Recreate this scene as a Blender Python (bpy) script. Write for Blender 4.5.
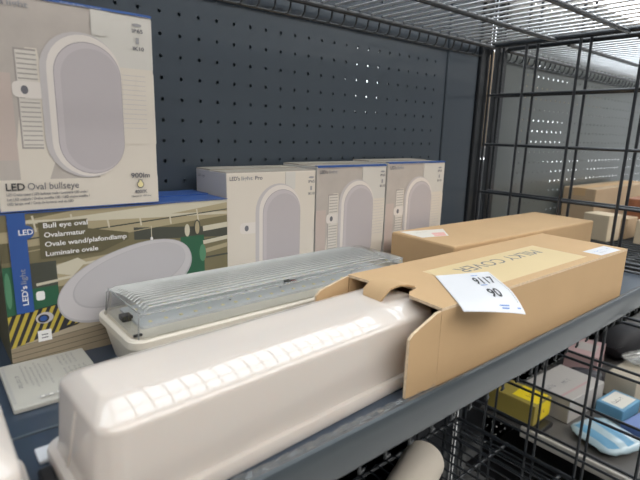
import bpy, bmesh, math, random
from math import sin, cos, pi, radians as R
from mathutils import Vector, Matrix
random.seed(7)
for o in list(bpy.data.objects): bpy.data.objects.remove(o, do_unlink=True)
scn = bpy.context.scene
col = scn.collection
Z0 = 1.42                      # height of the lens above the shop floor; everything below is built around it
DZ = -0.222                    # shelf deck, seen from the lens

# ------------------------------------------------------------------ camera, world, exposure
cam = bpy.data.cameras.new('camera'); co = bpy.data.objects.new('camera', cam); col.objects.link(co)
scn.camera = co
yaw, pt, ro, F = 0.6986523, 0.2182538, 0.0291878, 485.194
cam.sensor_width = 36; cam.sensor_fit = 'HORIZONTAL'; cam.lens = F/640*36
cam.clip_start = 0.02; cam.clip_end = 60
fw = Vector((sin(yaw)*cos(pt), cos(yaw)*cos(pt), -sin(pt)))
rr = Vector((cos(yaw), -sin(yaw), 0)); uu = rr.cross(fw)
r2 = cos(ro)*rr + sin(ro)*uu; u2 = -sin(ro)*rr + cos(ro)*uu
M = Matrix((r2, u2, -fw)).transposed().to_4x4(); M.translation = Vector((0, -0.5977, Z0))
co.matrix_world = M
cam.dof.use_dof = True; cam.dof.focus_distance = 0.62; cam.dof.aperture_fstop = 7.5

w = bpy.data.worlds.new('world'); scn.world = w; w.use_nodes = True
w.node_tree.nodes['Background'].inputs[0].default_value = (1.0, 0.965, 0.92, 1)
w.node_tree.nodes['Background'].inputs[1].default_value = 0.22
scn.view_settings.view_transform = 'Standard'; scn.view_settings.look = 'None'
scn.view_settings.exposure = 0.0; scn.view_settings.gamma = 1; scn.view_settings.use_curve_mapping = False
LAMP = 4.8

# ------------------------------------------------------------------ materials
def mat(name, c, rough=.5, metal=0, coat=0, emit=None, es=1, noise=None, bump=0, spec=.5, sss=0, trans=0):
    m = bpy.data.materials.new(name); m.use_nodes = True
    nt = m.node_tree; b = nt.nodes['Principled BSDF']
    b.inputs['Base Color'].default_value = (*c, 1); b.inputs['Roughness'].default_value = rough
    b.inputs['Metallic'].default_value = metal; b.inputs['Coat Weight'].default_value = coat
    b.inputs['Coat Roughness'].default_value = .06
    b.inputs['Specular IOR Level'].default_value = spec
    if sss:
        b.inputs['Subsurface Weight'].default_value = sss; b.inputs['Subsurface Radius'].default_value = (1, .7, .55)
        b.inputs['Subsurface Scale'].default_value = .01
    if trans: b.inputs['Transmission Weight'].default_value = trans
    if emit: b.inputs['Emission Color'].default_value = (*emit, 1); b.inputs['Emission Strength'].default_value = es
    if noise:
        sc, amt = noise[0], noise[1]; st = noise[2] if len(noise) > 2 else (1, 1, 1)
        tc = nt.nodes.new('ShaderNodeTexCoord'); mp = nt.nodes.new('ShaderNodeMapping'); n = nt.nodes.new('ShaderNodeTexNoise')
        mp.inputs['Scale'].default_value = st; n.inputs['Scale'].default_value = sc; n.inputs['Detail'].default_value = 6
        nt.links.new(tc.outputs['Object'], mp.inputs[0]); nt.links.new(mp.outputs[0], n.inputs['Vector'])
        mx = nt.nodes.new('ShaderNodeMix'); mx.data_type = 'RGBA'
        mx.inputs[6].default_value = tuple(x*(1-amt) for x in c)+(1,); mx.inputs[7].default_value = tuple(min(1, x*(1+amt)) for x in c)+(1,)
        nt.links.new(n.outputs[0], mx.inputs[0]); nt.links.new(mx.outputs[2], b.inputs['Base Color'])
        if bump:
            bp = nt.nodes.new('ShaderNodeBump'); bp.inputs['Strength'].default_value = bump; bp.inputs['Distance'].default_value = .002
            nt.links.new(n.outputs[0], bp.inputs['Height']); nt.links.new(bp.outputs[0], b.inputs['Normal'])
    return m

def clear_mat(name, tint, fac=1.0, rough=.08, haze=0.0, hazecol=(.8, .82, .8)):
    m = bpy.data.materials.new(name); m.use_nodes = True; nt = m.node_tree; nt.nodes.clear()
    out = nt.nodes.new('ShaderNodeOutputMaterial'); tr = nt.nodes.new('ShaderNodeBsdfTransparent'); gl = nt.nodes.new('ShaderNodeBsdfGlossy')
    tr.inputs[0].default_value = (*tint, 1); gl.inputs['Roughness'].default_value = rough
    fr = nt.nodes.new('ShaderNodeFresnel'); fr.inputs[0].default_value = 1.5
    mu = nt.nodes.new('ShaderNodeMath'); mu.operation = 'MULTIPLY'; mu.inputs[1].default_value = fac; nt.links.new(fr.outputs[0], mu.inputs[0])
    mx = nt.nodes.new('ShaderNodeMixShader'); nt.links.new(mu.outputs[0], mx.inputs[0])
    src = tr.outputs[0]
    if haze:
        df = nt.nodes.new('ShaderNodeBsdfDiffuse'); df.inputs[0].default_value = (*hazecol, 1)
        m2 = nt.nodes.new('ShaderNodeMixShader'); m2.inputs[0].default_value = haze
        nt.links.new(tr.outputs[0], m2.inputs[1]); nt.links.new(df.outputs[0], m2.inputs[2]); src = m2.outputs[0]
    nt.links.new(src, mx.inputs[1]); nt.links.new(gl.outputs[0], mx.inputs[2]); nt.links.new(mx.outputs[0], out.inputs[0])
    return m

WIREL = mat('dull_wire', (.09, .095, .10), .4, .5)
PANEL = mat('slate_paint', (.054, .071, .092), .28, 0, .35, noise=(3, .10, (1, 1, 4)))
PANEL_SHEEN = mat('slate_paint_sheen', (.105, .120, .118), .30, 0, .35, noise=(3, .10, (1, 1, 4)))  # same slate paint, lightened in colour to stand for its reflections
PANEL_SHADE = mat('shaded_slate_paint', (.014, .016, .020), .45)  # slate panels below the shelf, darkened in colour to carry the shade there
POST = mat('upright_paint', (.013, .016, .020), .35, 0, .2)
WIRE = mat('dark_wire', (.018, .022, .028), .32, .0, .3)
SHWIRE = mat('shelf_wire', (.80, .81, .83), .33, .75)
RAIL = mat('rail_paint', (.048, .060, .070), .28, 0, .35, noise=(8, .12))
DECK_GLINT = mat('deck_joint_glint', (.16, .19, .22), .3, .3, .3)  # for the raised deck joint; lighter colour stands in for the reflected streak
DECK = mat('deck_paint', (.038, .056, .085), .32, 0, .3, noise=(9, .15))
BLACK = mat('black_plastic', (.012, .012, .014), .4)
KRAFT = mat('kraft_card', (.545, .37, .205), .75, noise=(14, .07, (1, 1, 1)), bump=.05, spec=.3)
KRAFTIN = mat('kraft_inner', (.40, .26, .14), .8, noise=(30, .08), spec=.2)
KEDGE = mat('card_edge', (.70, .55, .38), .85, noise=(250, .35))
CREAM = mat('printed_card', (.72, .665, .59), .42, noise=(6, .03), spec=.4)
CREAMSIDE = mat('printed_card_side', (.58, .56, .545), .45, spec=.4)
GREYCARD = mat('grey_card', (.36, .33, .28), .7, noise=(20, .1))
BLUE = mat('blue_ink', (.045, .115, .36), .4)
MILK = mat('milky_plastic', (.635, .578, .532), .4, 0, 1.0, sss=.2, spec=.0)
MILK.node_tree.nodes['Principled BSDF'].inputs['Coat Roughness'].default_value = .025; MILK.node_tree.nodes['Principled BSDF'].inputs['Coat IOR'].default_value = 1.62
WHITEPL = mat('white_plastic', (.72, .67, .58), .3, 0, .1)
BOARD = mat('led_board', (.62, .64, .66), .35)
LEDY = mat('led_chip', (.85, .75, .40), .3)
CLEAR = clear_mat('clear_plastic', (.975, .985, .98), .8, .07, .03)
RIBM = clear_mat('ribbed_plastic', (.85, .88, .88), 1.5, .15, .34, (.85, .87, .86))
FILM = clear_mat('film', (.93, .94, .94), .9, .12, .12)
PAPER = mat('white_paper', (.70, .715, .75), .55)
PAPERW = mat('warm_paper', (.72, .70, .64), .5)
CASE = mat('case_grey', (.46, .45, .41), .45)
INK = mat('ink', (.03, .03, .035), .6)
INKG = mat('grey_ink', (.16, .16, .18), .6)
INKL = mat('light_ink', (.34, .34, .36), .6)
INKB = mat('blue_pen', (.12, .25, .60), .6)
INKW = mat('white_ink', (.85, .85, .85), .5)
TAPE = mat('tape_label', (.72, .575, .33), .38, noise=(20, .04))
PINK = mat('pink_ink', (.75, .42, .38), .6)

# ------------------------------------------------------------------ helpers
class MB:
    def __init__(s): s.v = []; s.f = []; s.mi = []; s.m = []
    def mid(s, m):
        if m not in s.m: s.m.append(m)
        return s.m.index(m)
    def add(s, vs, fs, m):
        n = len(s.v); k = s.mid(m); s.v += [tuple(p) for p in vs]
        for f in fs: s.f.append([n+i for i in f]); s.mi.append(k)
    def box(s, x0, x1, y0, y1, z0, z1, m, M=None):
        vs = [Vector((x, y, z)) for x in (x0, x1) for y in (y0, y1) for z in (z0, z1)]
        if M: vs = [M @ v for v in vs]
        s.add(vs, [(0, 1, 3, 2), (4, 6, 7, 5), (0, 4, 5, 1), (2, 3, 7, 6), (0, 2, 6, 4), (1, 5, 7, 3)], m)
    def tube(s, pts, r, m, n=8):
        pts = [Vector(p) for p in pts]; vs = []; fs = []
        for i, p in enumerate(pts):
            d = (pts[min(i+1, len(pts)-1)]-pts[max(i-1, 0)]).normalized()
            a = d.orthogonal() if abs(d.z) > .9 else d.cross(Vector((0, 0, 1)))
            if abs(d.z) > .9: a = d.cross(Vector((0, 1, 0)))
            a.normalize(); b = d.cross(a)
            for k in range(n): t = 2*pi*k/n; vs.append(p+a*cos(t)*r+b*sin(t)*r)
        for i in range(len(pts)-1):
            for k in range(n): fs.append((i*n+k, i*n+(k+1) % n, (i+1)*n+(k+1) % n, (i+1)*n+k))
        fs.append(tuple(range(n))[::-1]); fs.append(tuple((len(pts)-1)*n+k for k in range(n)))
        s.add(vs, fs, m)
    def loft(s, rings, m, cap0=True, cap1=True):
        n = len(rings[0]); vs = [p for r in rings for p in r]; fs = []
        for i in range(len(rings)-1):
            for k in range(n): fs.append((i*n+k, i*n+(k+1) % n, (i+1)*n+(k+1) % n, (i+1)*n+k))
        if cap0: fs.append(tuple(range(n))[::-1])
        if cap1: fs.append(tuple((len(rings)-1)*n+k for k in range(n)))
        s.add(vs, fs, m)
    def build(s, name, parent=None, smooth=None, bevel=0, label=None, recalc=True):
        me = bpy.data.meshes.new(name); me.from_pydata(s.v, [], s.f)
        for m in s.m: me.materials.append(m)
        me.polygons.foreach_set('material_index', s.mi)
        if recalc:
            b = bmesh.new(); b.from_mesh(me); bmesh.ops.recalc_face_normals(b, faces=b.faces); b.to_mesh(me); b.free()
        if smooth is not None:
            me.polygons.foreach_set('use_smooth', [True]*len(me.polygons)); me.set_sharp_from_angle(angle=R(smooth))
        o = bpy.data.objects.new(name, me); col.objects.link(o)
        if parent: o.parent = parent
        if bevel:
            md = o.modifiers.new('bevel', 'BEVEL'); md.width = bevel; md.segments = 2; md.limit_method = 'ANGLE'
        if label: o['label'] = label
        return o

def thing(name, label, cat, loc=(0, 0, 0), rz=0, group=None):
    o = bpy.data.objects.new(name, None); col.objects.link(o); o.empty_display_size = .02
    o.location = loc; o.rotation_euler = (0, 0, rz); o['label'] = label; o['category'] = cat
    if group: o['group'] = group
    return o
def tag(o, label, cat, group=None, kind=None):
    o['label'] = label; o['category'] = cat
    if group: o['group'] = group
    if kind: o['kind'] = kind
    return o
def struct(o): o['kind'] = 'structure'; return o

def rrect(cx, cy, hx, hy, r, z, n=5):
    out = []
    for sx, sy, a0 in ((1, 1, 0), (-1, 1, 90), (-1, -1, 180), (1, -1, 270)):
        for k in range(n+1):
            a = R(a0+90*k/n); out.append(Vector((cx+sx*(hx-r)+cos(a)*r, cy+sy*(hy-r)+sin(a)*r, z)))
    return out

_txt = {}
def text_geo(s, bold=False):
    if (s, bold) in _txt: return _txt[(s, bold)]
    cu = bpy.data.curves.new('t', 'FONT'); cu.body = s; cu.resolution_u = 3
    if bold: cu.offset = .018
    o = bpy.data.objects.new('t', cu); col.objects.link(o)
    dg = bpy.context.evaluated_depsgraph_get(); me = bpy.data.meshes.new_from_object(o.evaluated_get(dg))
    vs = [(v.co.x, v.co.y) for v in me.vertices]; fs = [tuple(p.vertices) for p in me.polygons]
    bpy.data.objects.remove(o); bpy.data.curves.remove(cu); bpy.data.meshes.remove(me)
    _txt[(s, bold)] = (vs, fs); return vs, fs

class Canvas:
    """prints on a flat face; u, v in millimetres from the origin; layers sit a hair above each other"""
    def __init__(s, O, U, V, clip=None):
        s.O = Vector(O); s.U = Vector(U); s.V = Vector(V); s.N = s.U.cross(s.V).normalized(); s.k = 3; s.mb = MB(); s.clip = clip
    def P(s, u, v): return s.O+s.U*(u*.001)+s.V*(v*.001)+s.N*(s.k*2e-5)
    def poly(s, pts, m):
        if s.clip:
            u0, u1, v0, v1 = s.clip
            for ax, lim, sg in ((0, u0, 1), (0, u1, -1), (1, v0, 1), (1, v1, -1)):
                out = []
                for i, p in enumerate(pts):
                    q = pts[i-1]; ip = sg*(p[ax]-lim) >= 0; iq = sg*(q[ax]-lim) >= 0
                    if ip != iq:
                        t = (lim-q[ax])/(p[ax]-q[ax]); out.append((q[0]+t*(p[0]-q[0]), q[1]+t*(p[1]-q[1])))
                    if ip: out.append(p)
                pts = out
                if len(pts) < 3: return
        s.k += 1; s.mb.add([s.P(*p) for p in pts], [tuple(range(len(pts)))], m)
    def rect(s, u0, u1, v0, v1, m): s.poly([(u0, v0), (u1, v0), (u1, v1), (u0, v1)], m)
    def bar(s, a, b, w, m):
        a, b = Vector(a), Vector(b); n = (b-a).normalized(); n = Vector((-n.y, n.x))*w/2
        s.poly([tuple(a-n), tuple(b-n), tuple(b+n), tuple(a+n)], m)
    def ell(s, cu, cv, ru, rv, m, rot=0, n=40, e=1.0):
        pts = []
        for k in range(n):
            t = 2*pi*k/n; c, d = cos(t), sin(t)
            x = ru*math.copysign(abs(c)**e, c); y = rv*math.copysign(abs(d)**e, d)
            pts.append((cu+x*cos(rot)-y*sin(rot), cv+x*sin(rot)+y*cos(rot)))
        s.poly(pts, m)
    def stad(s, u0, u1, v0, v1, m, n=16, e=1.0):
        r = (u1-u0)/2; c = (u0+u1)/2; q = r*e; pts = []
        for k in range(n+1): t = pi*k/n; pts.append((c+r*cos(t), v1-q+q*sin(t)))
        for k in range(n+1): t = pi+pi*k/n; pts.append((c+r*cos(t), v0+q+q*sin(t)))
        s.poly(pts, m)
    def text(s, t, u, v, w, h, m, rot=0, bold=False):
        vs, fs = text_geo(t, bold)
        x0 = min(p[0] for p in vs); x1 = max(p[0] for p in vs); y1 = max(p[1] for p in vs)
        ref = .70                                       # cap height of the typeface
        s.k += 1; pts = []
        for x, y in vs:
            a = (x-x0)/(x1-x0)*w; b = y/ref*h; pts.append(s.P(u+a*cos(rot)-b*sin(rot), v+a*sin(rot)+b*cos(rot)))
        s.mb.add(pts, fs, m)
    def scrawl(s, u, v, w, h, m):
        """print too small to read in the photograph: strokes grouped like words"""
        x = u; rg = random.Random(int(u*31+v*17+w*7)); step = h*.62
        while x < u+w-step*.6:
            for q in range(rg.randint(2, 6)):
                if x > u+w-step*.6: break
                k = rg.random()
                s.rect(x, x+step*.22, v, v+h*(1 if k > .5 else .75), m)
                if k < .6: s.rect(x+step*.22, x+step*.62, v+h*(.0 if k < .3 else .55), v+h*(.2 if k < .3 else .75), m)
                s.k -= 1 if k >= .6 else 2
                x += step
            x += step*.8
        s.k += 2
    def build(s, name, parent, label=None): return s.mb.build(name, parent, label=label, recalc=False)

# ------------------------------------------------------------------ the room
b = MB(); b.box(-6, 8, -6, 5, -Z0-.05, -Z0, mat('floor_tile', (.38, .38, .37), .35, noise=(2, .1))); struct(b.build('floor'))
b = MB(); b.box(-6, 8, -6, 5, 2.2, 2.25, mat('ceiling_paint', (.75, .77, .80), .8)); struct(b.build('ceiling'))
b = MB(); b.box(-6, 8, 4.9, 5, -Z0, 2.2, mat('wall_paint', (.55, .58, .62), .8)); struct(b.build('wall_back'))
ADDED_GLOW = mat('added_glow_glass', (1, 1, 1), .3, emit=(.90, .95, 1), es=2.2); GLOW_FRAME = mat('added_glow_metal', (.25, .27, .3), .4)  # unseen glowing panes, added so peg holes and gap look bright
for i, x in enumerate((-1.5, 1.0, 3.5, 6.0)):
    b = MB(); b.box(x-1.1, x+1.1, 4.885, 4.895, -.9, 1.7, ADDED_GLOW); wn = struct(b.build('added_glow_%d' % (i+1)))
    b = MB()
    for q in (-1.1, 0, 1.06): b.box(x+q, x+q+.04, 4.86, 4.89, -.9, 1.7, GLOW_FRAME)
    b.box(x-1.1, x+1.1, 4.86, 4.89, .9, .94, GLOW_FRAME); b.build('added_glow_frame', wn)
b = MB(); b.box(7.885, 7.895, .8, 4.6, -.7, 2.0, ADDED_GLOW); wn = struct(b.build('added_glow_5'))  # another added pane, glowing behind the far bay holes
b = MB()
for q in (.8, 2.05, 3.3, 4.56): b.box(7.86, 7.89, q, q+.04, -.7, 2.0, GLOW_FRAME)
b.build('added_glow_frame', wn)
b = MB(); b.box(7.9, 8, -6, 4.9, -Z0, 2.2, mat('wall_paint_side', (.55, .58, .62), .8)); struct(b.build('wall_right'))

LM = mat('lamp_glow', (1, 1, 1), .5, emit=(1, .965, .91), es=LAMP); LH = mat('lamp_body', (.6, .6, .6), .5)
LM2 = mat('cool_lamp_glow', (1, 1, 1), .5, emit=(.86, .94, 1), es=LAMP*.85)
def lamp(x, y, lx, ly, lab):
    t = thing('ceiling_light', lab, 'light', (x, y, 1.72), 0, 'panel lights hanging from the shop ceiling')
    h = MB(); h.box(-lx/2-.02, lx/2+.02, -ly/2-.02, ly/2+.02, .0, .03, LH); h.build('housing', t)
    h = MB(); h.box(-lx/2, lx/2, -ly*.12, ly*.12, .031, .036, LM); h.build('added_uplight', t)  # upward glow added to brighten the ceiling
    for sx in (-1, 1):
        h = MB(); h.tube([(sx*lx*.4, 0, .03), (sx*lx*.4, 0, .48)], .006, LH); h.build('hanging_rod', t)
    h = MB(); h.box(-lx/2, lx/2, -ly/2, ly/2, -.012, 0, LM2 if abs(y) < 1 else LM); h.build('diffuser', t)
for i, x in enumerate((-1.2, 1.2, 3.6, 6.0)):
    for y, ly, wh in ((-2.4, 1.5, 'over the customer aisle'), (.18, .80, 'right above the shelving'), (2.6, 1.0, 'over the next aisle')):
        lamp(x, y, 2.2, ly, 'bright panel light %s, %s of its row' % (wh, ('first', 'second', 'third', 'last')[i]))

# ------------------------------------------------------------------ shelving frames: perforated backs and uprights
def pegboard(x0, x1, z0, z1, hx0, hz0, y, th, m, r=.0023, p=.025, xlim=None, zoff=0):
    """sheet in the XZ plane with real round holes on a square pitch"""
    mb = MB(); k = mb.mid(m); n = 8
    xs = [hx0+p*i for i in range(int((xlim[1]-hx0)/p)+1)]; zs = []
    z = hz0
    while z-p > z0: z -= p
    while z+p/2 < z1: zs.append(z); z += p
    xa, xb = xs[0]-p/2, xs[-1]+p/2; za, zb = zs[0]-p/2, zs[-1]+p/2
    for (a, b_, c, d) in ((x0, xa, z0, z1), (xb, x1, z0, z1), (xa, xb, z0, za), (xa, xb, zb, z1)):
        if b_-a > 1e-5 and d-c > 1e-5: mb.add([(a, y, c), (b_, y, c), (b_, y, d), (a, y, d)], [(0, 1, 2, 3)], m)
    sq = [(1, 0), (1, 1), (0, 1), (-1, 1), (-1, 0), (-1, -1), (0, -1), (1, -1)]
    for x in xs:
        for z in zs:
            vs = [(x+a*p/2, y, z+c*p/2) for a, c in sq]+[(x+r*cos(i*pi/4), y, z+r*sin(i*pi/4)) for i in range(8)]+[(x+r*.9*cos(i*pi/4), y+th, z+r*.9*sin(i*pi/4)) for i in range(8)]
            fs = [(i, (i+1) % 8, 8+(i+1) % 8, 8+i) for i in range(8)]+[(8+i, 8+(i+1) % 8, 16+(i+1) % 8, 16+i) for i in range(8)]
            mb.add(vs, fs, m)
    return mb
t = thing('shelving_frame', 'dark blue-grey perforated back panel with upright behind the boxes on the near bay', 'shelving', (0, 0, -Z0))
t.location.z = 0
pegboard(-.45, .803, -1.3, -.246, -.43074, .13443-.025*50, 0, .0015, PANEL_SHADE, xlim=(0, .79)).build('lower_back_panel', t)
pegboard(-.45, .803, -.244, .50, -.43074, .13443-.025*50, 0, .0015, PANEL, xlim=(0, .79)).build('back_panel', t)
pegboard(-.45, .90, -1.3, .50, -.43074+.0048, .13443+.0042-.025*50, .03, .0015, PANEL, xlim=(0, .88)).build('rear_panel', t)
b = MB(); b.box(.8045, .904, -.003, .012, -.244, .5, PANEL); b.build('edge_strip', t, bevel=.002)
b = MB(); b.box(.8045, .904, -.003, .012, -1.35, -.246, PANEL_SHADE); b.build('lower_edge_strip', t, bevel=.002)
b = MB(); b.box(.906, .938, -.008, .004, -Z0, .6, POST); b.build('upright', t, bevel=.002)
b = MB(); b.box(-.45, .906, -.05, .03, -Z0, -1.34, POST); b.build('kick_plate', t)
t = thing('shelving_frame', 'sheen-greyed perforated back panel with upright in the far bay beyond the wire divider', 'shelving')
t2 = t
pegboard(1.008, 2.3, -1.3, -.246, 1.1114, .1675-.025*40, 0, .0008, PANEL_SHADE, r=.0025, xlim=(0, 2.28)).build('lower_back_panel', t)
pegboard(1.008, 2.3, -.244, .345, 1.1114, .1675-.025*40, 0, .0008, PANEL_SHEEN, r=.0025, xlim=(0, 2.28)).build('back_panel', t)
b = MB(); b.box(.969, 1.004, -.008, .004, -Z0, .6, POST); b.build('upright', t, bevel=.002)
b = MB(); b.box(1.004, 2.3, -.05, .03, -Z0, -1.34, POST); b.build('kick_plate', t)

# wire dividers
def divider(X, label, off):
    mb = MB()
    for z in (.385, .285, .185, .085, -.015, -.115, -.215, -.315, -.415, -.518, -.615, -.715, -.815, -.915, -1.015):
        mb.tube([(X, -.010, z), (X, -.43, z)], .0028, WIRE)
    for i, y in enumerate((-.013, -.086, -.186, -.286, -.386, -.428)):
        mb.tube([(X+off, y, -1.05), (X+off, y, .42)], .0028, WIRE)
    return tag(mb.build('wire_divider', smooth=50), label, 'wire divider', 'wire mesh dividers between the two bays')
divider(.9405, 'black wire mesh divider closing the right end of the near shelf', -.0055)
divider(.972, 'second black wire mesh divider just behind the first, on the far bay side', .0055)

# wire shelves
def wire_shelf(x0, x1, z, label, bars=(-.02, -.142, -.262, -.385), m=SHWIRE, lip=True, pitch=.0252, ph=.0, yb=-.020, yf=-.392, hook=False):
    t = thing('wire_shelf', label, 'wire shelf', (x0, 0, z), 0, 'wire shelves in the shelving')
    L = x1-x0; mb = MB(); lb = MB(); n = int(L/pitch)
    for i in range(n+1):
        x = ph+i*pitch
        if x > L: break
        pts = [(x, yf, 0), (x, yb, 0)]
        mb.tube(pts, .0019, m, 6)
        if lip: lb.tube([(x, yb, -.001), (x, yb+.006, -.004), (x, yb+.008, -.010), (x, yb+.009, -.017), (x-.002, yb+.012, -.0215), (x-.006, yb+.014, -.0225)], .0016, WIRE, 6)
    mb.build('wires', t, smooth=50)
    if lip: lb.tube([(0, -.0045, -.0225), (L, -.0045, -.0225)], .0018, WIRE, 6); lb.build('back_lip', t, smooth=50)
    for y in bars:
        mb = MB(); mb.tube([(0, y, -.0058), (L, y, -.0058)], .0038, WIRE, 10); mb.build('support_bar', t, smooth=50)
    for x in (0, L):
        mb = MB(); mb.tube([(x, yf, -.002), (x, yb, -.002)], .0045, WIRE, 10); mb.build('end_bar', t, smooth=50)
    return t
wire_shelf(-.43, .932, .182, 'wire shelf overhead, nearest the viewer, lit by the ceiling lights')
wire_shelf(.985, 2.25, .182, 'overhead wire shelf of the far bay, right of the dividers', bars=(-.02, -.142, -.262, -.385))
wire_shelf(.985, 2.25, -.232, 'mid wire shelf of the far bay holding the small tan boxes', m=WIREL)
wire_shelf(-.43, .932, -.655, 'low wire shelf beneath the near shelf holding the paper roll', m=WIRE)

# main shelf: deck with a deep price rail
t = thing('steel_shelf', 'dark steel shelf with a deep slate-grey front rail carrying the covers and cartons', 'shelf', (0, 0, DZ))
b = MB(); b.box(-.43, .93, -.372, -.004, -.004, 0, DECK); b.box(-.43, .93, -.2245, -.2225, 0, .0012, DECK_GLINT); b.build('deck', t)
def rail(x0, x1, nm):
    # cross-section swept along X: rolled top edge, flat face, folded foot
    pr = [(-.372, -.004), (-.372, .004), (-.3722, .0095), (-.3735, .0122), (-.3760, .0132), (-.3785, .0122), (-.3800, .0092), (-.3802, .004), (-.3802, -.016), (-.3790, -.0185), (-.372, -.0188), (-.372, -.0175), (-.3785, -.017), (-.3788, -.004)]
    b = MB(); b.loft([[Vector((x, y, z)) for y, z in pr] for x in (x0, x1)], RAIL)
    return b.build(nm, t, smooth=40)
rail(-.43, .808, 'front_rail'); rail(.8095, .932, 'rail_end')
b = MB()
for i in range(45):
    x = -.42+i*.0300
    b.tube([(x, -.02, -.012), (x, -.362, -.012), (x, -.366, -.014), (x, -.3675, -.020), (x, -.3675, -.036), (x+.002, -.3655, -.039), (x+.009, -.364, -.0395)], .0014, WIREL, 6)
b.build('under_wires', t, smooth=50)
for y in (-.05, -.15, -.25, -.345):
    b = MB(); b.tube([(-.43, y, -.0178), (.93, y, -.0178)], .004, WIRE); b.build('support_bar', t, smooth=50)

# ------------------------------------------------------------------ boxed oval lights
WALLP = mat('print_wall', (.50, .455, .42), .42, noise=(60, .10)); WALLP2 = mat('print_wall_rose', (.56, .47, .43), .42)
GRILL = mat('print_grill', (.36, .33, .31), .42); SLAT = mat('print_slat', (.70, .66, .61), .42)
RING = mat('print_ring', (.56, .53, .535), .4); RING2 = mat('print_ring_light', (.76, .71, .67), .4)
LENS = mat('print_lens', (.50, .465, .485), .4); LENSL = mat('print_lens_edge', (.56, .52, .54), .4); LENSD = mat('print_line', (.33, .30, .33), .4)
FLAPP = mat('print_flap', (.66, .64, .60), .42)

def oval_print(c, W, H, pro):
    if not pro:
        c.rect(0, 84, 26, H-2.5, WALLP); c.rect(0, 17.5, 45, 118, WALLP2)
        c.rect(84, W, H-50, H-2.5, FLAPP); c.rect(0, W, 0, 28, CREAM)
        c.poly([(17.5, 26), (40, 26), (52, 60), (39, 140), (30, 140), (17.5, 60)], CREAM)
        c.rect(21, 38, 55, 139, GRILL); c.rect(22.3, 38, 56.5, 137.5, SLAT)
        for i in range(20): c.rect(23, 38, 58+i*4.0, 58.9+i*4.0, GRILL)
        c.rect(107, W, 60, 128, CREAM)
        for i in range(12): c.rect(109, 132, 75+i*4.5, 75.5+i*4.5, RING)
    c.rect(84, 100, H-24, H-2, FLAPP); c.rect(84, 84.6, H-24, H-2, GRILL)
    c.poly([(27, 98), (42, 98), (42, 112), (27, 112)], RING2)
    c.ell(26, 105.2, 8.3, 6.8, RING2, e=.6); c.ell(27, 105, 2.8, 3.6, INKG)
    c.stad(39.6, 108.8, 28.4, 158, RING); c.stad(45, 108.8, 29.6, 156, RING2); c.stad(50.3, 108.6, 31.8, 150.2, LENSD)
    c.stad(50.9, 108.2, 32.4, 149.6, LENSL); c.stad(56, 108.2, 35, 145, LENS)
    top = H-10
    c.text("LED's", 4.2, top, 13.5, 4.6, INKG, bold=True); c.text('light', 20, top, 15.5, 4.6, INKL, bold=True)
    if pro: c.text('Pro', 39, top, 10.5, 4.6, INKG, bold=True)
    c.ell(126, H-10, 4.6, 1.4, INKL); c.text('IP65', 121.2, H-17, 10.4, 3.4, INKG, bold=True)
    c.rect(124.5, 127.5, H-27, H-21.5, INKL); c.text('IK10', 121.4, H-33, 10.6, 3.4, INKG, bold=True)
    c.text('LED', 5.3, 19, 14.5, 6.2, INK, bold=True); c.text('Oval bullseye', 22, 19, 42, 6.2, INKG)
    c.text('LED Ovalarmatur / LED bullseye ovale / Luminaire LED ovale /', 5.3, 14.2, 66.5, 2.2, INKG, bold=True)
    c.text('Luz LED ovalada / Ovalna svetilka LED / LED ovalna svetilka /', 5.3, 10.2, 67.5, 2.2, INKG, bold=True)
    c.text('LED lampa oval / Corp de iluminat oval cu LED', 5.3, 6.2, 53, 2.2, INKG, bold=True)
    c.text('900lm', 113, 26.5, 19, 4.8, INKG, bold=True)
    c.ell(122, 19.6, 3.6, 3.6, INKG); c.rect(120, 124, 20, 24.5, INKG); c.ell(122, 19.6, 2.9, 2.9, LEDY); c.rect(120.8, 123.2, 20, 23.8, LEDY)
    c.text('4000K', 116, 10.8, 12.5, 3.4, INKG, bold=True); c.text('Neutral White', 112.5, 7.0, 20, 2.0, INKG)

def carton_body(t, W, D, H, mf, mside, mtop, lid_gap=.0015):
    b = MB(); b.box(0, W, 0, D, 0, H-.001, mf)
    k = b.mid(mside); kt = b.mid(mtop)
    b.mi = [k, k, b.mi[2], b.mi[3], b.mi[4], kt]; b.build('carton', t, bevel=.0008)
    f = MB(); f.box(.0005, W-.0005, .0005, D*.5-.001, H-.001, H-.0003, mtop); f.build('top_flap', t)
    f = MB(); f.box(.0005, W-.0005, D*.5+.001, D-.0005, H-.001, H+.0006, mtop); f.build('top_flap', t)
def oval_box(x, y, z, W, D, H, pro, label, rz=0, band=True):
    t = thing('light_box', label, 'box', (x, y, z), rz, 'boxed oval bulkhead lights')
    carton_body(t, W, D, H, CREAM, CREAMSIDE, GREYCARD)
    c = Canvas((0, 0, 0), (1, 0, 0), (0, 0, 1), clip=(0, W*1000, 0, H*1000))
    oval_print(c, W*1000, H*1000, pro)
    if band: c.rect(0, W*1000, H*1000-1.9, H*1000, BLUE); c.rect(0, W*1000, 0, .9, BLUE); 
    if H > .18: c.scrawl(60, H*1000-1.6, 34, 1.1, INKW)
    c.build('front_print', t)
    s = Canvas((0, D, 0), (0, -1, 0), (0, 0, 1), clip=(0, D*1000, 0, H*1000))
    s.text("LED's light", 6, H*1000-10, 18, 3, INKG); s.scrawl(14, H*1000-34, 20, 4, INKG); s.scrawl(14, H*1000-42, 8, 3, INKG)
    s.build('side_print', t)
    if band:
        f = MB(); f.box(.001, W-.001, -.0004, .006, H-.0004, H+.0006, BLUE); f.build('blue_flap_edge', t)
    return t
oval_box(.2775, -.0955, DZ, .1335, .078, .1738, True, 'white box of an oval light marked Pro, first of the row of three small boxes', band=False)
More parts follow.
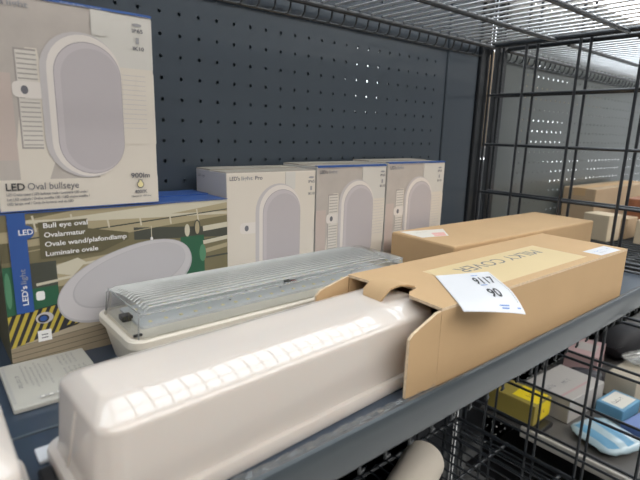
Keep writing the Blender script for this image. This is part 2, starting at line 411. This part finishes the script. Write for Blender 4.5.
oval_box(.4125, -.0965, DZ, .1340, .078, .1778, False, 'middle box of the three-box row, blue strip along its top edge')
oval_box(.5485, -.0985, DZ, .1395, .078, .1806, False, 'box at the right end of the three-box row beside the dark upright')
oval_box(.0545, -.0995, -.0765, .1405, .078, .1815, False, 'large white oval bullseye box on top of the blue photo-printed box')

# blue photo-printed box
PH = {k: mat('photo_'+k, c, .4) for k, c in dict(dark=(.13, .115, .065), brown=(.20, .175, .10), tan=(.42, .36, .23), pale=(.62, .58, .46), green=(.03, .12, .065), greenl=(.10, .26, .15),
      wood=(.30, .245, .175), woodl=(.42, .36, .27), yellow=(.50, .40, .06), black=(.03, .03, .035), lamp=(.52, .505, .53), lampl=(.58, .56, .58), lampd=(.45, .44, .465), strip=(.035, .10, .34), deep=(.07, .075, .06)).items()}
t = thing('light_box', 'blue-edged box printed with a photo of an oval lamp, under the large white box', 'box', (.0500, -.0995, DZ))
W, H = 225.5, 144.5
carton_body(t, .2255, .088, .1445, PH['strip'], PH['dark'], PH['strip'])
c = Canvas((.0075, 0, 0), (1, 0, 0), (0, 0, 1), clip=(-7.5, 218, 0, H))
c.rect(-8, W, 0, H, PH['brown']); c.rect(-8, W, 0, 55, PH['tan']); c.rect(-8, 2, 100, 128, PH['dark']); c.rect(-8, 0, 118, 128, PH['tan'])
c.poly([(0, 128), (218, 144), (218, 125), (120, 118), (0, 112)], PH['tan']); c.poly([(60, 144), (170, 144), (218, 140), (218, 132), (120, 133), (0, 135)], PH['tan'])
c.poly([(165, 144), (218, 144), (218, 140), (150, 132), (40, 136)], PH['pale'])
c.poly([(110, 121), (218, 112), (218, 100), (110, 108)], PH['deep'])
c.bar((0, 136), (218, 128), 3.2, PH['pale']); c.bar((0, 119), (218, 132), 1.3, PH['deep']); c.bar((0, 107), (150, 121), 1.0, PH['tan'])
for i in range(6): c.bar((20+i*32, 141-i*1.2), (22+i*32, 126-i*1.2), 1.6, PH['pale'])
c.bar((14, 90), (218, 100), 2.0, PH['deep']); c.poly([(14, 92), (90, 97), (90, 70), (14, 72)], PH['tan'])
c.bar((14, 88), (90, 92), 2.2, PH['pale']); c.poly([(36, 92), (55, 97), (62, 92), (50, 80), (36, 84)], PH['pale']); c.bar((20, 77), (60, 80), 2.6, PH['pale'])
c.rect(-8, 36, 50, 96, PH['green']); c.ell(-4.5, 74, 2.5, 17, PH['greenl']); c.rect(14, 36, 70, 97, PH['deep']); c.rect(14, 36, 51, 73, PH['green'])
c.bar((18, 76), (36, 77.5), 2.6, PH['pale']); c.ell(20.5, 65, 3.6, 4.4, INKW, e=.5)
c.rect(160, 188, 60, 105, PH['green']); c.ell(186, 84, 4, 10, PH['greenl']); c.bar((187, 96), (218, 99), 4.5, PH['pale']); c.bar((187, 112), (218, 114), 6, PH['pale'])
c.bar((190, 86), (218, 90), 5, PH['tan']); c.bar((190, 78), (218, 79), 2, PH['deep']); c.ell(168, 112, 3, 7, PH['pale']); c.ell(180, 114, 4, 9, PH['deep']); c.ell(180, 114, 2.6, 7.4, PH['tan'])
c.rect(140, 218, 30, 62, PH['pale']); c.bar((128, 121), (128, 108), .8, PH['pale']); c.ell(128, 107, 1.4, 2.4, INKW)
c.rect(-8, W, 0, 26, PH['wood'])
c.bar((-8, 21), (218, 40), 6, PH['woodl'])
for i in range(4): c.bar((-8, 4+i*5), (218, 14+i*7), .7, PH['dark'])
c.poly([(24, 134.5), (66, 134.5), (66, 125), (104, 117), (104, 110), (76, 100), (24, 100)], PH['dark'])
# hazard tape on the printed photo
c.poly([(-8, 50), (50, 56), (72, 40), (50, 30), (-8, 19)], PH['black'])
for i in range(-3, 9):
    x = i*7.2; lo = 20+x*.2; hi = 51+x*.1
    if x < 34: c.poly([(x, lo), (x+3.6, lo+.5), (x+17.6, hi+1), (x+14, hi+.6)], PH['yellow'])
for i in range(3): c.poly([(40+i*7, 31), (43+i*7, 31.5), (51+i*7, 42), (48+i*7, 42)], PH['yellow'])
c.ell(22, 43, 7.5, 5.5, PH['lamp']); c.ell(21, 42.5, 4.8, 4.0, PH['black']); c.ell(21, 42.5, 3.2, 2.6, PH['strip'])
c.rect(15, 26.5, 20, 31, INKW); c.rect(18, 23.5, 23, 24, INKG); c.rect(18, 23.5, 26, 27, INKG)
rot = R(15.5)
c.ell(103, 67.0, 71, 34.5, PH['lampd'], rot, 48, .92); c.ell(103, 68, 69.8, 32.8, PH['lampl'], rot, 48, .92); c.ell(106, 72, 60, 25.5, PH['lampd'], rot, 48, .92); c.ell(106.6, 72.6, 59, 24.6, PH['lamp'], rot, 48, .92)
c.rect(0, 14.2, 51, H, PH['strip']); c.ell(14.2, 126.5, 6, 6.2, PH['strip']); c.text('LED', 8, 124.3, 11.5, 4.8, INKW, bold=True)
for s, wd, v in (('Bull eye oval', 38, 129), ('Ovalarmatur', 35.5, 120.2), ('Ovale wand/plafondlamp', 74, 111.4), ('Luminaire ovale', 46, 102.4)): c.text(s, 28, v, wd, 4.5, INKW, bold=True)
c.text("LED's", 10.2, 58.5, 18.5, 4.6, INKW, rot=pi/2, bold=True); c.text('light', 10.2, 79, 14, 4.6, INKL, rot=pi/2)
c.rect(-8, W, H-1.0, H, PH['strip'])
c.build('front_print', t)

# ------------------------------------------------------------------ clear-cover batten light
t = thing('batten_light', 'batten light with a clear ribbed cover and LED board behind the milky cover', 'light', (.124, -.155, DZ), R(0.6))
L, Wd = .372, .102
cx = L/2
b = MB()
rg = [rrect(cx, 0, L/2-.010, Wd/2-.011, .012, 0), rrect(cx, 0, L/2-.004, Wd/2-.005, .013, .028), rrect(cx, 0, L/2-.0035, Wd/2-.0035, .014, .0325), rrect(cx, 0, L/2-.001, Wd/2-.001, .014, .033), rrect(cx, 0, L/2, Wd/2, .014, .034), rrect(cx, 0, L/2, Wd/2, .014, .0405),
      rrect(cx, 0, L/2-.0015, Wd/2-.0015, .013, .042), rrect(cx, 0, L/2-.004, Wd/2-.004, .012, .042), rrect(cx, 0, L/2-.0045, Wd/2-.0045, .012, .0385), rrect(cx, 0, L/2-.0065, Wd/2-.0065, .011, .0385), rrect(cx, 0, L/2-.007, Wd/2-.007, .011, .042), rrect(cx, 0, L/2-.012, Wd/2-.012, .010, .0425)]
b.loft(rg, WHITEPL); b.build('base_tray', t, smooth=35)
b = MB(); b.loft([rrect(cx, .004, L/2-.018, .030, .003, .0427), rrect(cx, .004, L/2-.018, .030, .003, .0452)], BOARD); bd = b.build('led_board', t, smooth=30)
b = MB()
for j, y in enumerate((-.019, .000, .019)):
    for i in range(22):
        x = .028+i*.0152+(j % 2)*.005; b.box(x, x+.0028, y, y+.0028, .0452, .0460, LEDY)
b.build('led_chips', bd)
b = MB(); random.seed(3)
for i in range(8):
    b = MB(); x = .04+i*.036+random.random()*.01; y = -.010+random.random()*.02; b.box(x, x+.0024, y, y+.0014, .0452, .0458, INKG); b.build('resistor', bd)
b = MB(); b.box(.20, .207, .001, .006, .0452, .049, BLACK); b.build('connector', bd)
b = MB(); b.box(.21, .215, .0, .005, .0452, .048, mat('red_part', (.25, .05, .04), .5)); b.build('capacitor', bd)
b = MB(); b.box(.010, .020, .0, .012, .0426, .048, BLACK); b.build('clip', t, bevel=.001)
b = MB(); b.box(.006, .014, -.040, -.037, .0426, .045, BLACK); b.build('clip', t, bevel=.001)
# the cover: walls, rolled shoulders and a gently domed top
def cover_rings(l, wy, z0, z1, sh, rr_, dome=0):
    out = [rrect(cx, 0, l/2, wy/2, rr_, z0), rrect(cx, 0, l/2-.003, wy/2-.002, rr_, z1-sh)]
    for k in range(1, 6):
        a = pi/2*k/5; d = sh*(1-cos(a)); out.append(rrect(cx, 0, l/2-.003-d, wy/2-.002-d, max(rr_-d*.6, .004), z1-sh+sh*sin(a)))
    for k in range(1, 5):
        d = sh+(wy/2-sh-.004)*k/4.6; out.append(rrect(cx, 0, l/2-.003-sh-(d-sh)*1.1, wy/2-.002-d, .004, z1+dome*(1-(1-k/4.6)**2)))
    return out
b = MB(); b.loft(cover_rings(L-.014, Wd-.010, .0405, .065, .004, .008, .006), CLEAR, cap0=False); cv = b.build('clear_cover', t, smooth=60)
b = MB()
for i in range(15):
    y = .036-i*.0052; f = 1-(abs(y)/.046)**2; z = .0645+.006*max(0, f)
    b.tube([(.0105+.0005*i, y, z-.003), (.016+.0004*i, y, z), (L-.050, y, z), (L-.040, y, z-.001)], .0011, RIBM, 5)
b.build('ribs', cv, smooth=60)
b = MB(); b.tube([(.010, -.0425, .0635), (L-.014, -.0425, .0635)], .0008, RIBM, 6); 
for yy in (-.0445, .0445):
    b.tube([(.0085, yy, .042), (.0098, yy*.985, .061), (.014, yy*.95, .0642)], .0007, RIBM, 6)
b.tube([(.0115, -.0425, .0642), (.0115, .0425, .0642)], .0009, RIBM, 6); b.build('edge_bead', cv, smooth=60)

# ------------------------------------------------------------------ milky covers
def milky(x, y, rz, L, label, nub=False, wy=.106):
    t = thing('milky_cover', label, 'light cover', (x, y, DZ), rz, 'milky light covers')
    c_ = L/2; hy = wy/2; H = .0700
    b = MB()
    b.loft([rrect(c_, 0, L/2, hy, .013, .0005), rrect(c_, 0, L/2+.001, hy+.001, .014, .003), rrect(c_, 0, L/2+.001, hy+.001, .014, .009), rrect(c_, 0, L/2, hy, .013, .0115), rrect(c_, 0, L/2-.003, hy-.003, .011, .0120)], MILK)
    b.build('flange', t, smooth=50)
    # walls with a little draft, a tight corner, a broad slanting shoulder, then a slightly crowned top
    pd = [(0, 0)]
    def seg(a0, a1, ln, n):
        for k in range(n):
            a = R(a0+(a1-a0)*(k+.5)/n); pd.append((pd[-1][0]+ln/n*cos(a), pd[-1][1]+ln/n*sin(a)))
    seg(84, 28, .0062, 8); seg(28, 17, .0185, 10); seg(17, 5, .004, 3); seg(5, 0, .014, 5)
    zt = H-pd[-1][1]
    b = MB(); rg = [rrect(c_, 0, L/2-.0045, hy-.0040, .013, .0118, 8), rrect(c_, 0, L/2-.0055, hy-.0045, .014, .018, 8)]
    for d, z in pd: rg.append(rrect(c_, 0, L/2-.0085-d*.42, hy-.0060-d, max(.014-d*.28, .003), zt+z, 8))
    b.loft(rg, MILK, cap0=False); bo = b.build('cover_shell', t, smooth=60)
    if nub:
        b = MB(); b.tube([(.0055, .012, .012), (.0075, .006, .030), (.0095, -.001, H-.016), (.014, -.004, H-.007), (.022, -.004, H-.0028)], .0022, MILK, 10); b.build('end_ridge', bo, smooth=60)
    return t
milky(.049, -.3065, R(2.9), .33, 'long milky white plastic cover sliding out of the open carton, front of shelf', nub=True, wy=.101)
milky(-.33, -.3135, 0, .362, 'second milky plastic cover cut off by the lower left corner of the photo')

# driver case with a printed top
t = thing('driver_case', 'flat pale grey driver case with printed text lying before the blue box', 'electrical case', (.038, -.189, DZ))
b = MB(); b.box(0, .0715, 0, .088, .0002, .0045, CASE); b.build('case', t, bevel=.001)
c = Canvas((.0, .088, .0045), (0, -1, 0), (1, 0, 0))
for i in range(22): c.rect(6+i*3.4, 7.4+i*3.4, 1.5, 3.6, INKL)
c.scrawl(30, 9, 26, 3.6, INKG)
random.seed(5)
for j in range(7):
    l = random.uniform(30, 46); c.scrawl(10+4*(j % 3), 15+j*3.6, l, 1.7, INKG)
for j in range(4): c.scrawl(8, 46+j*4, 24, 1.8, INKG)
for j in range(5): c.scrawl(38, 46+j*4, 20, 1.8, INKG)
for j in range(4): c.ell(80, 22+j*6, 2.4, 2.4, INKL); c.ell(80, 22+j*6, 1.7, 1.7, PAPERW)
c.build('printed_label', t)
b = MB(); b.box(.0415, .0515, -.2650, -.2485, DZ+.0002, DZ+.0035, PAPER); tag(b.build('paper_card', bevel=.0008), 'small white card lying on the dark deck between the two milky covers', 'card')
b = MB(); b.box(.0385, .0475, -.325, -.2755, DZ+.0002, DZ+.006, BLACK); tag(b.build('plastic_strip', bevel=.002), 'black plastic strip on the deck next to the small white card', 'strip')

# ------------------------------------------------------------------ cartons on the shelf
Ax, Ay, Aw, Al, Ah = .338, -.3625, .122, .412, .0765
t = thing('open_carton', 'open kraft carton with a milky cover sticking out and a white 9117 label', 'carton', (Ax, Ay, DZ), R(-.9))
th = .0028
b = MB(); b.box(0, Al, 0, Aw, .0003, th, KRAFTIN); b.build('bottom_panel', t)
b = MB(); b.box(0, Al, 0, th, th, Ah-th, KRAFT); b.box(-.0003, 0, .0003, th-.0003, th, Ah-th, KEDGE); b.build('front_panel', t)
b = MB(); b.box(0, Al, Aw-th, Aw, th, Ah-th, KRAFT); b.build('back_panel', t)
b = MB(); b.box(Al-th, Al, th, Aw-th, th, Ah-th, KRAFT); b.build('end_panel', t)
def slab(mb, poly, z0, z1, m, me=None):
    n = len(poly); vs = [(x, y, z0) for x, y in poly]+[(x, y, z1) for x, y in poly]
    mb.add(vs, [tuple(range(n))[::-1], tuple(n+i for i in range(n))], m); mb.add(vs, [(i, (i+1) % n, n+(i+1) % n, n+i) for i in range(n)], me or m)
b = MB(); slab(b, [(0, 0), (Al, 0), (Al, Aw), (0, Aw), (.004, .086), (.022, .083), (.026, .050), (.011, .047), (.003, .040)], Ah-th, Ah, KRAFT, KEDGE); b.build('top_panel', t, recalc=True)
# curled tuck tab standing off the top panel
b = MB(); pr = [(.026, Ah+.0003), (.016, Ah+.0035), (.004, Ah+.0055), (-.008, Ah+.0045), (-.016, Ah-.001), (-.019, Ah-.008)]
rings = []
for i, (x, z) in enumerate(pr):
    d = Vector((pr[min(i+1, 5)][0]-pr[max(i-1, 0)][0], pr[min(i+1, 5)][1]-pr[max(i-1, 0)][1])).normalized(); nx, nz = -d.y*.0009, d.x*.0009
    sh = .003 if i == 5 else 0
    rings.append([Vector((x+nx, .053+sh, z+nz)), Vector((x+nx, .081-sh, z+nz)), Vector((x-nx, .081-sh, z-nz)), Vector((x-nx, .053+sh, z-nz))])
b.loft(rings, KRAFT); b.build('tuck_tab', t, smooth=60)
def vflap(y0, pts, nm):
    n = len(pts); b = MB(); vs = [(x, y0, z) for x, z in pts]+[(x, y0+th, z) for x, z in pts]
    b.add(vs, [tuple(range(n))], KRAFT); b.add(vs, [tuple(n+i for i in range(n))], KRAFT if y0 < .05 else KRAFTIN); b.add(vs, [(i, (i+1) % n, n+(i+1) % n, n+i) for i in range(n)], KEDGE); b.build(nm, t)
vflap(0, [(-.0006, th), (-.041, .004), (-.0405, .057), (-.036, .061), (-.006, .073), (-.0006, .0735)], 'side_flap')
vflap(Aw-th+.001, [(-.0006, th), (-.044, .004), (-.0435, .061), (-.038, .066), (-.004, .0745), (-.0006, .0748)], 'side_flap')
# kraft paper label with the stamp, read from the back of the shelf
c = Canvas((Al-.1, Aw-.037, Ah), (-1, 0, 0), (0, -1, 0))
c.rect(0, 236, 0, 73, TAPE)
c.text('MILKY COVER', 28, 13, 172, 17, INKG)
c.build('stamped_label', t)
b = MB(); c = Canvas((.356, .003, Ah), (1, 0, 0), (0, 1, 0))
c.poly([(-20, 1), (38, -1), (46, 24), (-20, 25)], PAPER); c.scrawl(-10, 14, 30, 3, INKB); c.scrawl(-8, 7, 26, 3, INKL); c.scrawl(26, 12, 8, 3, INKB)
c.build('end_label', t)
# white price label stuck skew on the top front edge
Minv = (Matrix.Translation((Ax, Ay, DZ)) @ Matrix.Rotation(R(-.9), 4, 'Z')).inverted()
TL, TR_, BL_ = [Minv @ Vector(p) for p in ((.4115, -.299, -.1448), (.4745, -.3225, -.1448), (.3485, -.377, -.1452))]
U = (TR_-TL); Vv = (BL_-TL); BRp = TR_+Vv
b = MB(); nn = 12; top = []
def LP(a, v, lift=0):
    p = TL+U*a+Vv*v; d = max(0, -p.y)
    p.z = Ah+.0006-d*d*8+lift; return p
vs = [LP(i/nn, j/nn, l) for l in (0, .0004) for j in range(nn+1) for i in range(nn+1)]; K = (nn+1)**2
b.add(vs, [(l*K+j*(nn+1)+i, l*K+j*(nn+1)+i+1, l*K+(j+1)*(nn+1)+i+1, l*K+(j+1)*(nn+1)+i) for l in (0, 1) for j in range(nn) for i in range(nn)], PAPER)
lab = b.build('price_label', t, smooth=60, label='white paper label printed 9117', recalc=False)
def ltext(mb, s, a, v, wa, hv, m, bold=True):
    vs, fs = text_geo(s, bold); x0 = min(p[0] for p in vs); x1 = max(p[0] for p in vs)
    mb.add([LP(a+(x-x0)/(x1-x0)*wa, v-y/.7*hv, .0007) for x, y in vs], fs, m)
b = MB(); ltext(b, '9117', .56, .39, .36, .21, INK); ltext(b, '90', .60, .76, .19, .21, INK)
for a0, v0, wa in ((.60, .10, .12), (.60, .42, .12), (.62, .90, .16), (.64, .94, .12), (.90, .93, .06)):
    b.add([LP(a0, v0, .0007), LP(a0, v0+.018, .0007), LP(a0+wa, v0+.018, .0007), LP(a0+wa, v0, .0007)], [(0, 1, 2, 3)], INKB)
for i in range(24): a0 = .08+i*.033; b.add([LP(.955, a0, .0007), LP(.97, a0, .0007), LP(.97, a0+.018, .0007), LP(.955, a0+.018, .0007)], [(0, 1, 2, 3)], INKL)
b.build('label_print', lab, recalc=False)

t = thing('closed_carton', 'closed long kraft carton lying behind the open one, against the three-box row', 'carton', (.5330, -.2370, DZ), R(-2.35))
Bl, Bw, Bh = .399, .1135, .081
b = MB(); b.box(0, Bl, 0, Bw, .0003, Bh, KRAFT); b.build('carton_body', t, bevel=.0025)
b = MB(); b.box(-.0005, .0001, .001, Bw-.001, .0012, Bh*.5, KRAFT); b.box(-.0005, .0001, .001, Bw-.001, Bh*.5+.0008, Bh-.003, KRAFT); b.build('end_flaps', t)
c = Canvas((0, 0, Bh), (1, 0, 0), (0, 1, 0)); c.poly([(6, 60), (52, 50), (86, 88), (8, 106)], PAPERW); c.poly([(30, 57), (50, 52), (66, 70), (44, 76)], PINK); c.scrawl(22, 84, 26, 5, INKL)
c.scrawl(34, 62, 14, 4, INKW); c.build('shipping_label', t)

# crumpled film between the cover and the rail
random.seed(11); b = MB(); nx, ny = 46, 5; vs = []
for i in range(nx):
    for j in range(ny): vs.append((.10+i*.0052, -.3708+j*.0038, DZ+.0004+(.0115-.0022*j)*abs(sin(i*.9+j))*random.uniform(.5, 1)))
b.add(vs, [(i*ny+j, (i+1)*ny+j, (i+1)*ny+j+1, i*ny+j+1) for i in range(nx-1) for j in range(ny-1)], FILM)
tag(b.build('plastic_film', smooth=30), 'crumpled clear plastic film squeezed between the milky cover and front rail', 'plastic film')

# ------------------------------------------------------------------ low shelf and far bay contents (soft background)
def simple_box(name, x, y, z, sx, sy, sz, m, label, cat='box', rz=0, group=None, prints=None, tape=None):
    t = thing(name, label, cat, (x, y, z), rz, group)
    b = MB(); b.box(-sx/2, sx/2, -sy/2, sy/2, 0, sz, m); b.build('carton', t, bevel=.002)
    if tape:
        b = MB(); b.box(-sx/2-.0003, sx/2+.0003, -.015, .015, sz-.02, sz+.0004, tape); b.build('tape', t)
    if prints:
        for O, U_, V_, fn in prints:
            c = Canvas(O, U_, V_); fn(c); c.build('print', t)
    return t
LS = -.65+.0025
ROLLM = mat('roll_paper', (.62, .56, .48), .7, noise=(12, .05))
d = Vector((1, .38, 0)).normalized()
t = thing('paper_roll', 'thick cream paper roll lying on the low shelf under the front rail', 'roll', (.692, -.106, LS+.041), 0)
b = MB(); n = 28; a = Vector((-d.y, d.x, 0)); z_ = Vector((0, 0, 1))
def ring(s, r): return [d*s+a*cos(2*pi*k/n)*r+z_*sin(2*pi*k/n)*r for k in range(n)]
b.loft([ring(-.30, .0), ring(-.30, .037), ring(-.29, .039), ring(-.004, .039), ring(0, .037), ring(0, .016), ring(-.03, .015)], ROLLM, cap0=False); b.build('roll', t, smooth=40)
b = MB(); b.loft([ring(-.28, .015), ring(.0008, .015), ring(.0008, .012), ring(-.28, .012)], KRAFT, False, False); b.build('core', t, smooth=40)

# far bay, mid shelf
MS = -.232+.0022
TAN = mat('tan_card', (.46, .34, .22), .8, noise=(20, .08)); TAN2 = mat('pale_tan_card', (.60, .50, .36), .8, noise=(20, .08)); RUST = mat('rust_wrap', (.30, .12, .06), .5, noise=(60, .5))
simple_box('cardboard_box', 1.54, -.06, MS, .42, .082, .108, TAN, 'long tan cardboard box against the far bay back panel', tape=KRAFT)
simple_box('packet', 1.475, -.175, MS, .10, .07, .085, RUST, 'rust brown wrapped packet in front of the long tan box', 'packet')
for i, (x, y, sx, sy, sz, m) in enumerate(((1.245, -.155, .055, .06, .062, TAN2), (1.325, -.165, .06, .06, .05, TAN), (1.29, -.245, .06, .05, .055, TAN2), (1.37, -.26, .055, .055, .045, TAN), (1.44, -.28, .06, .05, .07, TAN2))):
    simple_box('small_box', x, y, MS, sx, sy, sz, m, ('small pale tan box leftmost of the group behind the wire divider', 'small brown box between the leftmost pale box and the rust packet', 'small pale tan box in the front line beyond the wire divider', 'lowest small brown box in the front line of the far bay', 'rightmost tall pale tan box of the far bay group')[i], rz=R(-8+6*i), group='small boxes on the far bay shelf')
# far bay, low shelf with a pale lip
t = thing('steel_shelf', 'pale-lipped low shelf of the far bay holding blue and white packs', 'shelf', (1.022, 0, -.66))
b = MB(); b.box(0, 1.22, -.40, -.022, -.006, 0, mat('pale_deck', (.10, .095, .09), .5)); b.build('deck', t)
b = MB(); b.box(-.002, .006, -.40, -.13, -.022, .004, mat('pale_lip', (.50, .48, .44), .4)); b.build('side_lip', t, bevel=.002)
t = thing('base_shelf', 'black base shelf at the bottom of the far bay', 'shelf', (.985, 0, -.80))
b = MB(); b.box(0, 1.26, -.42, -.022, -.01, 0, BLACK); b.build('deck', t)
LS2 = -.66+.0004
YEL = mat('yellow_card', (.34, .27, .06), .5, noise=(10, .1)); YELB = mat('bright_yellow', (.85, .66, .02), .45); WHT = mat('white_card', (.46, .44, .42), .5); CRM = mat('cream_card', (.48, .43, .34), .5)
SKY = mat('sky_blue_print', (.14, .34, .52), .4); NAVY = mat('mid_blue_print', (.12, .20, .46), .4); PNK = mat('pink_pack', (.50, .34, .34), .5); REDI = mat('red_ink', (.5, .05, .08), .5)
b = MB(); b.box(-.010, .05, -.075, .065, 0, .012, BLACK)
t = thing('black_tray', 'flat black tray under the dull yellow box in the far bay', 'tray', (1.036, -.10, -.6595)); b.build('tray_body', t, bevel=.003)
def yp(c): c.rect(0, 62, 0, 62, YELB); c.scrawl(18, 22, 20, 16, RUST)
simple_box('yellow_box', 1.065, -.095, -.6470, .078, .12, .050, YEL, 'dull yellow box with a bright yellow sticker, nearest the wire divider', prints=[((-.023, -.0575, .0502), (.98, .05, 0), (-.05, .98, 0), yp), ((-.023, -.0604, .005), (1, 0, 0), (0, 0, .70), yp)])
def wp(c): c.scrawl(10, 50, 36, 14, INKG); c.scrawl(70, 44, 34, 12, INKG); c.rect(8, 130, 14, 20, PNK)
simple_box('white_box', 1.212, -.140, LS2, .17, .115, .06, WHT, 'white box with grey print right of the yellow box on the low shelf', rz=R(-4), prints=[((-.085, -.05, .0602), (1, 0, 0), (0, 1, 0), wp)])
simple_box('pink_box', 1.455, -.090, LS2, .13, .085, .07, PNK, 'pinkish box at the back of the far bay low shelf', rz=R(12), prints=[((-.03, -.03, .0702), (1, 0, 0), (0, 1, 0), lambda c: c.rect(0, 60, 0, 50, WHT))])
def cp(c): c.rect(8, 84, 6, 54, PAPERW); c.scrawl(18, 26, 50, 11, INK)
simple_box('cream_box', 1.49, -.228, LS2, .28, .075, .06, CRM, 'long cream box at the right on the far bay low shelf', rz=R(-3))
simple_box('labelled_box', 1.275, -.245, LS2, .095, .062, .035, SKY, 'blue box with a white barcode label in front of the cream box', rz=R(-4), prints=[((-.045, -.030, .0352), (1, 0, 0), (0, 1, 0), cp)])
def bp(c): c.rect(0, 60, 0, 26, SKY); c.rect(20, 90, 32, 40, WHT); c.rect(50, 110, 46, 58, PAPERW); c.scrawl(6, 6, 44, 12, INKW)
simple_box('blue_pack', 1.29, -.330, LS2, .20, .075, .022, NAVY, 'flat blue and white pack at the front of the far bay low shelf', 'pack', rz=R(-8), prints=[((-.09, -.035, .0222), (1, 0, 0), (0, .95, 0), bp)])
# soft packs
def pillow(name, x, y, z, sx, sy, sz, m, label, cat, rz=0, m2=None):
    b = MB(); N = 18; P = 10; rg = []
    for i in range(P+1):
        f = -1+2*i/P; k = math.sqrt(max(0, 1-abs(f)**2.6)); r_ = []
        for j in range(N):
            t_ = 2*pi*j/N; cc, ss = cos(t_), sin(t_)
            r_.append(Vector((f*sx/2, math.copysign(abs(cc)**.6, cc)*sy/2*(.6+.4*k)+random.uniform(-1, 1)*.002, sz/2+math.copysign(abs(ss)**.8, ss)*sz/2*max(.04, k)+random.uniform(-1, 1)*.002)))
        rg.append(r_)
    Mx = Matrix.Translation((x, y, z)) @ Matrix.Rotation(rz, 4, 'Z')
    b.loft([[Mx @ p for p in r_] for r_ in rg], m)
    if m2:
        for q in range(len(b.f)):
            if (q//N) % 4 in (1, 2) and (q % N) in range(2, 7): b.mi[q] = b.mid(m2)
    return tag(b.build(name, smooth=70), label, cat)
random.seed(2)
pillow('plastic_bag', 1.125, -.275, LS2, .12, .12, .028, mat('bag_print', (.42, .55, .62), .25, 0, .5), 'light blue and white plastic bag beside the yellow box on the low shelf', 'bag', R(-20), SKY)
pillow('black_shoe_bag', 1.655, -.13, LS2, .20, .09, .10, mat('black_fabric', (.02, .02, .024), .7), 'black fabric bundle at the back right of the far bay low shelf', 'bundle', R(-10))
pillow('plastic_bag', 1.345, -.14, LS2, .06, .09, .05, mat('dark_film', (.05, .05, .06), .3), 'small dark bag between the white and pink boxes on the low shelf', 'bag', R(30))
pillow('plastic_bag', 1.50, -.225, LS2+.06, .12, .06, .03, FILM, 'shiny clear bag lying on top of the long cream box', 'bag', R(-25))

# next aisle seen through the gap and over the far panel
simple_box('cardboard_box', 1.55, .42, -.03, .40, .20, .30, TAN, 'tall tan box seen through the gap between the uprights', 'box')
t = thing('storage_rack', 'pale rack in the next aisle seen through the gap between the uprights', 'rack', (1.75, .45, -Z0))
for z in (1.358, .62):
    b = MB(); b.box(-.57, 1.5, -.2, .3, z, z+.03, WHT); b.build('board', t)
b = MB(); b.box(.05, .66, -.15, .1, 1.505, 1.53, WHT); b.build('board', t)  # short board added to block the glow behind some hole rows
for x in (-.6, 1.5):
    b = MB(); b.box(x, x+.03, .27, .3, 0, 2.2, WHT); b.build('side_post', t)
b = MB()
simple_box('cardboard_box', 2.10, .40, .1105, .58, .16, .075, TAN, 'added low tan box in the next aisle, blocking the glow behind some far bay holes')  # added on the short board to darken more hole rows
simple_box('added_blocker', 2.83, .42, -.0315, .76, .2, .42, mat('dim_grey_card', (.14, .15, .15), .6), 'added large grey box in the next aisle at the right, blocking the glow behind the far bay holes')  # added to keep the right-hand far bay holes dark
simple_box('added_blocker', 1.7, .42, -Z0+.6504, .5, .2, .68, mat('mid_grey_card', (.16, .16, .17), .6), 'added tall grey box at mid height in the next aisle, dimming the gap')  # added to cover the bright pane behind the gap

# raise everything from lens height to shop-floor height
for o in list(scn.objects):
    if o.parent is None and o is not co: o.location.z += Z0
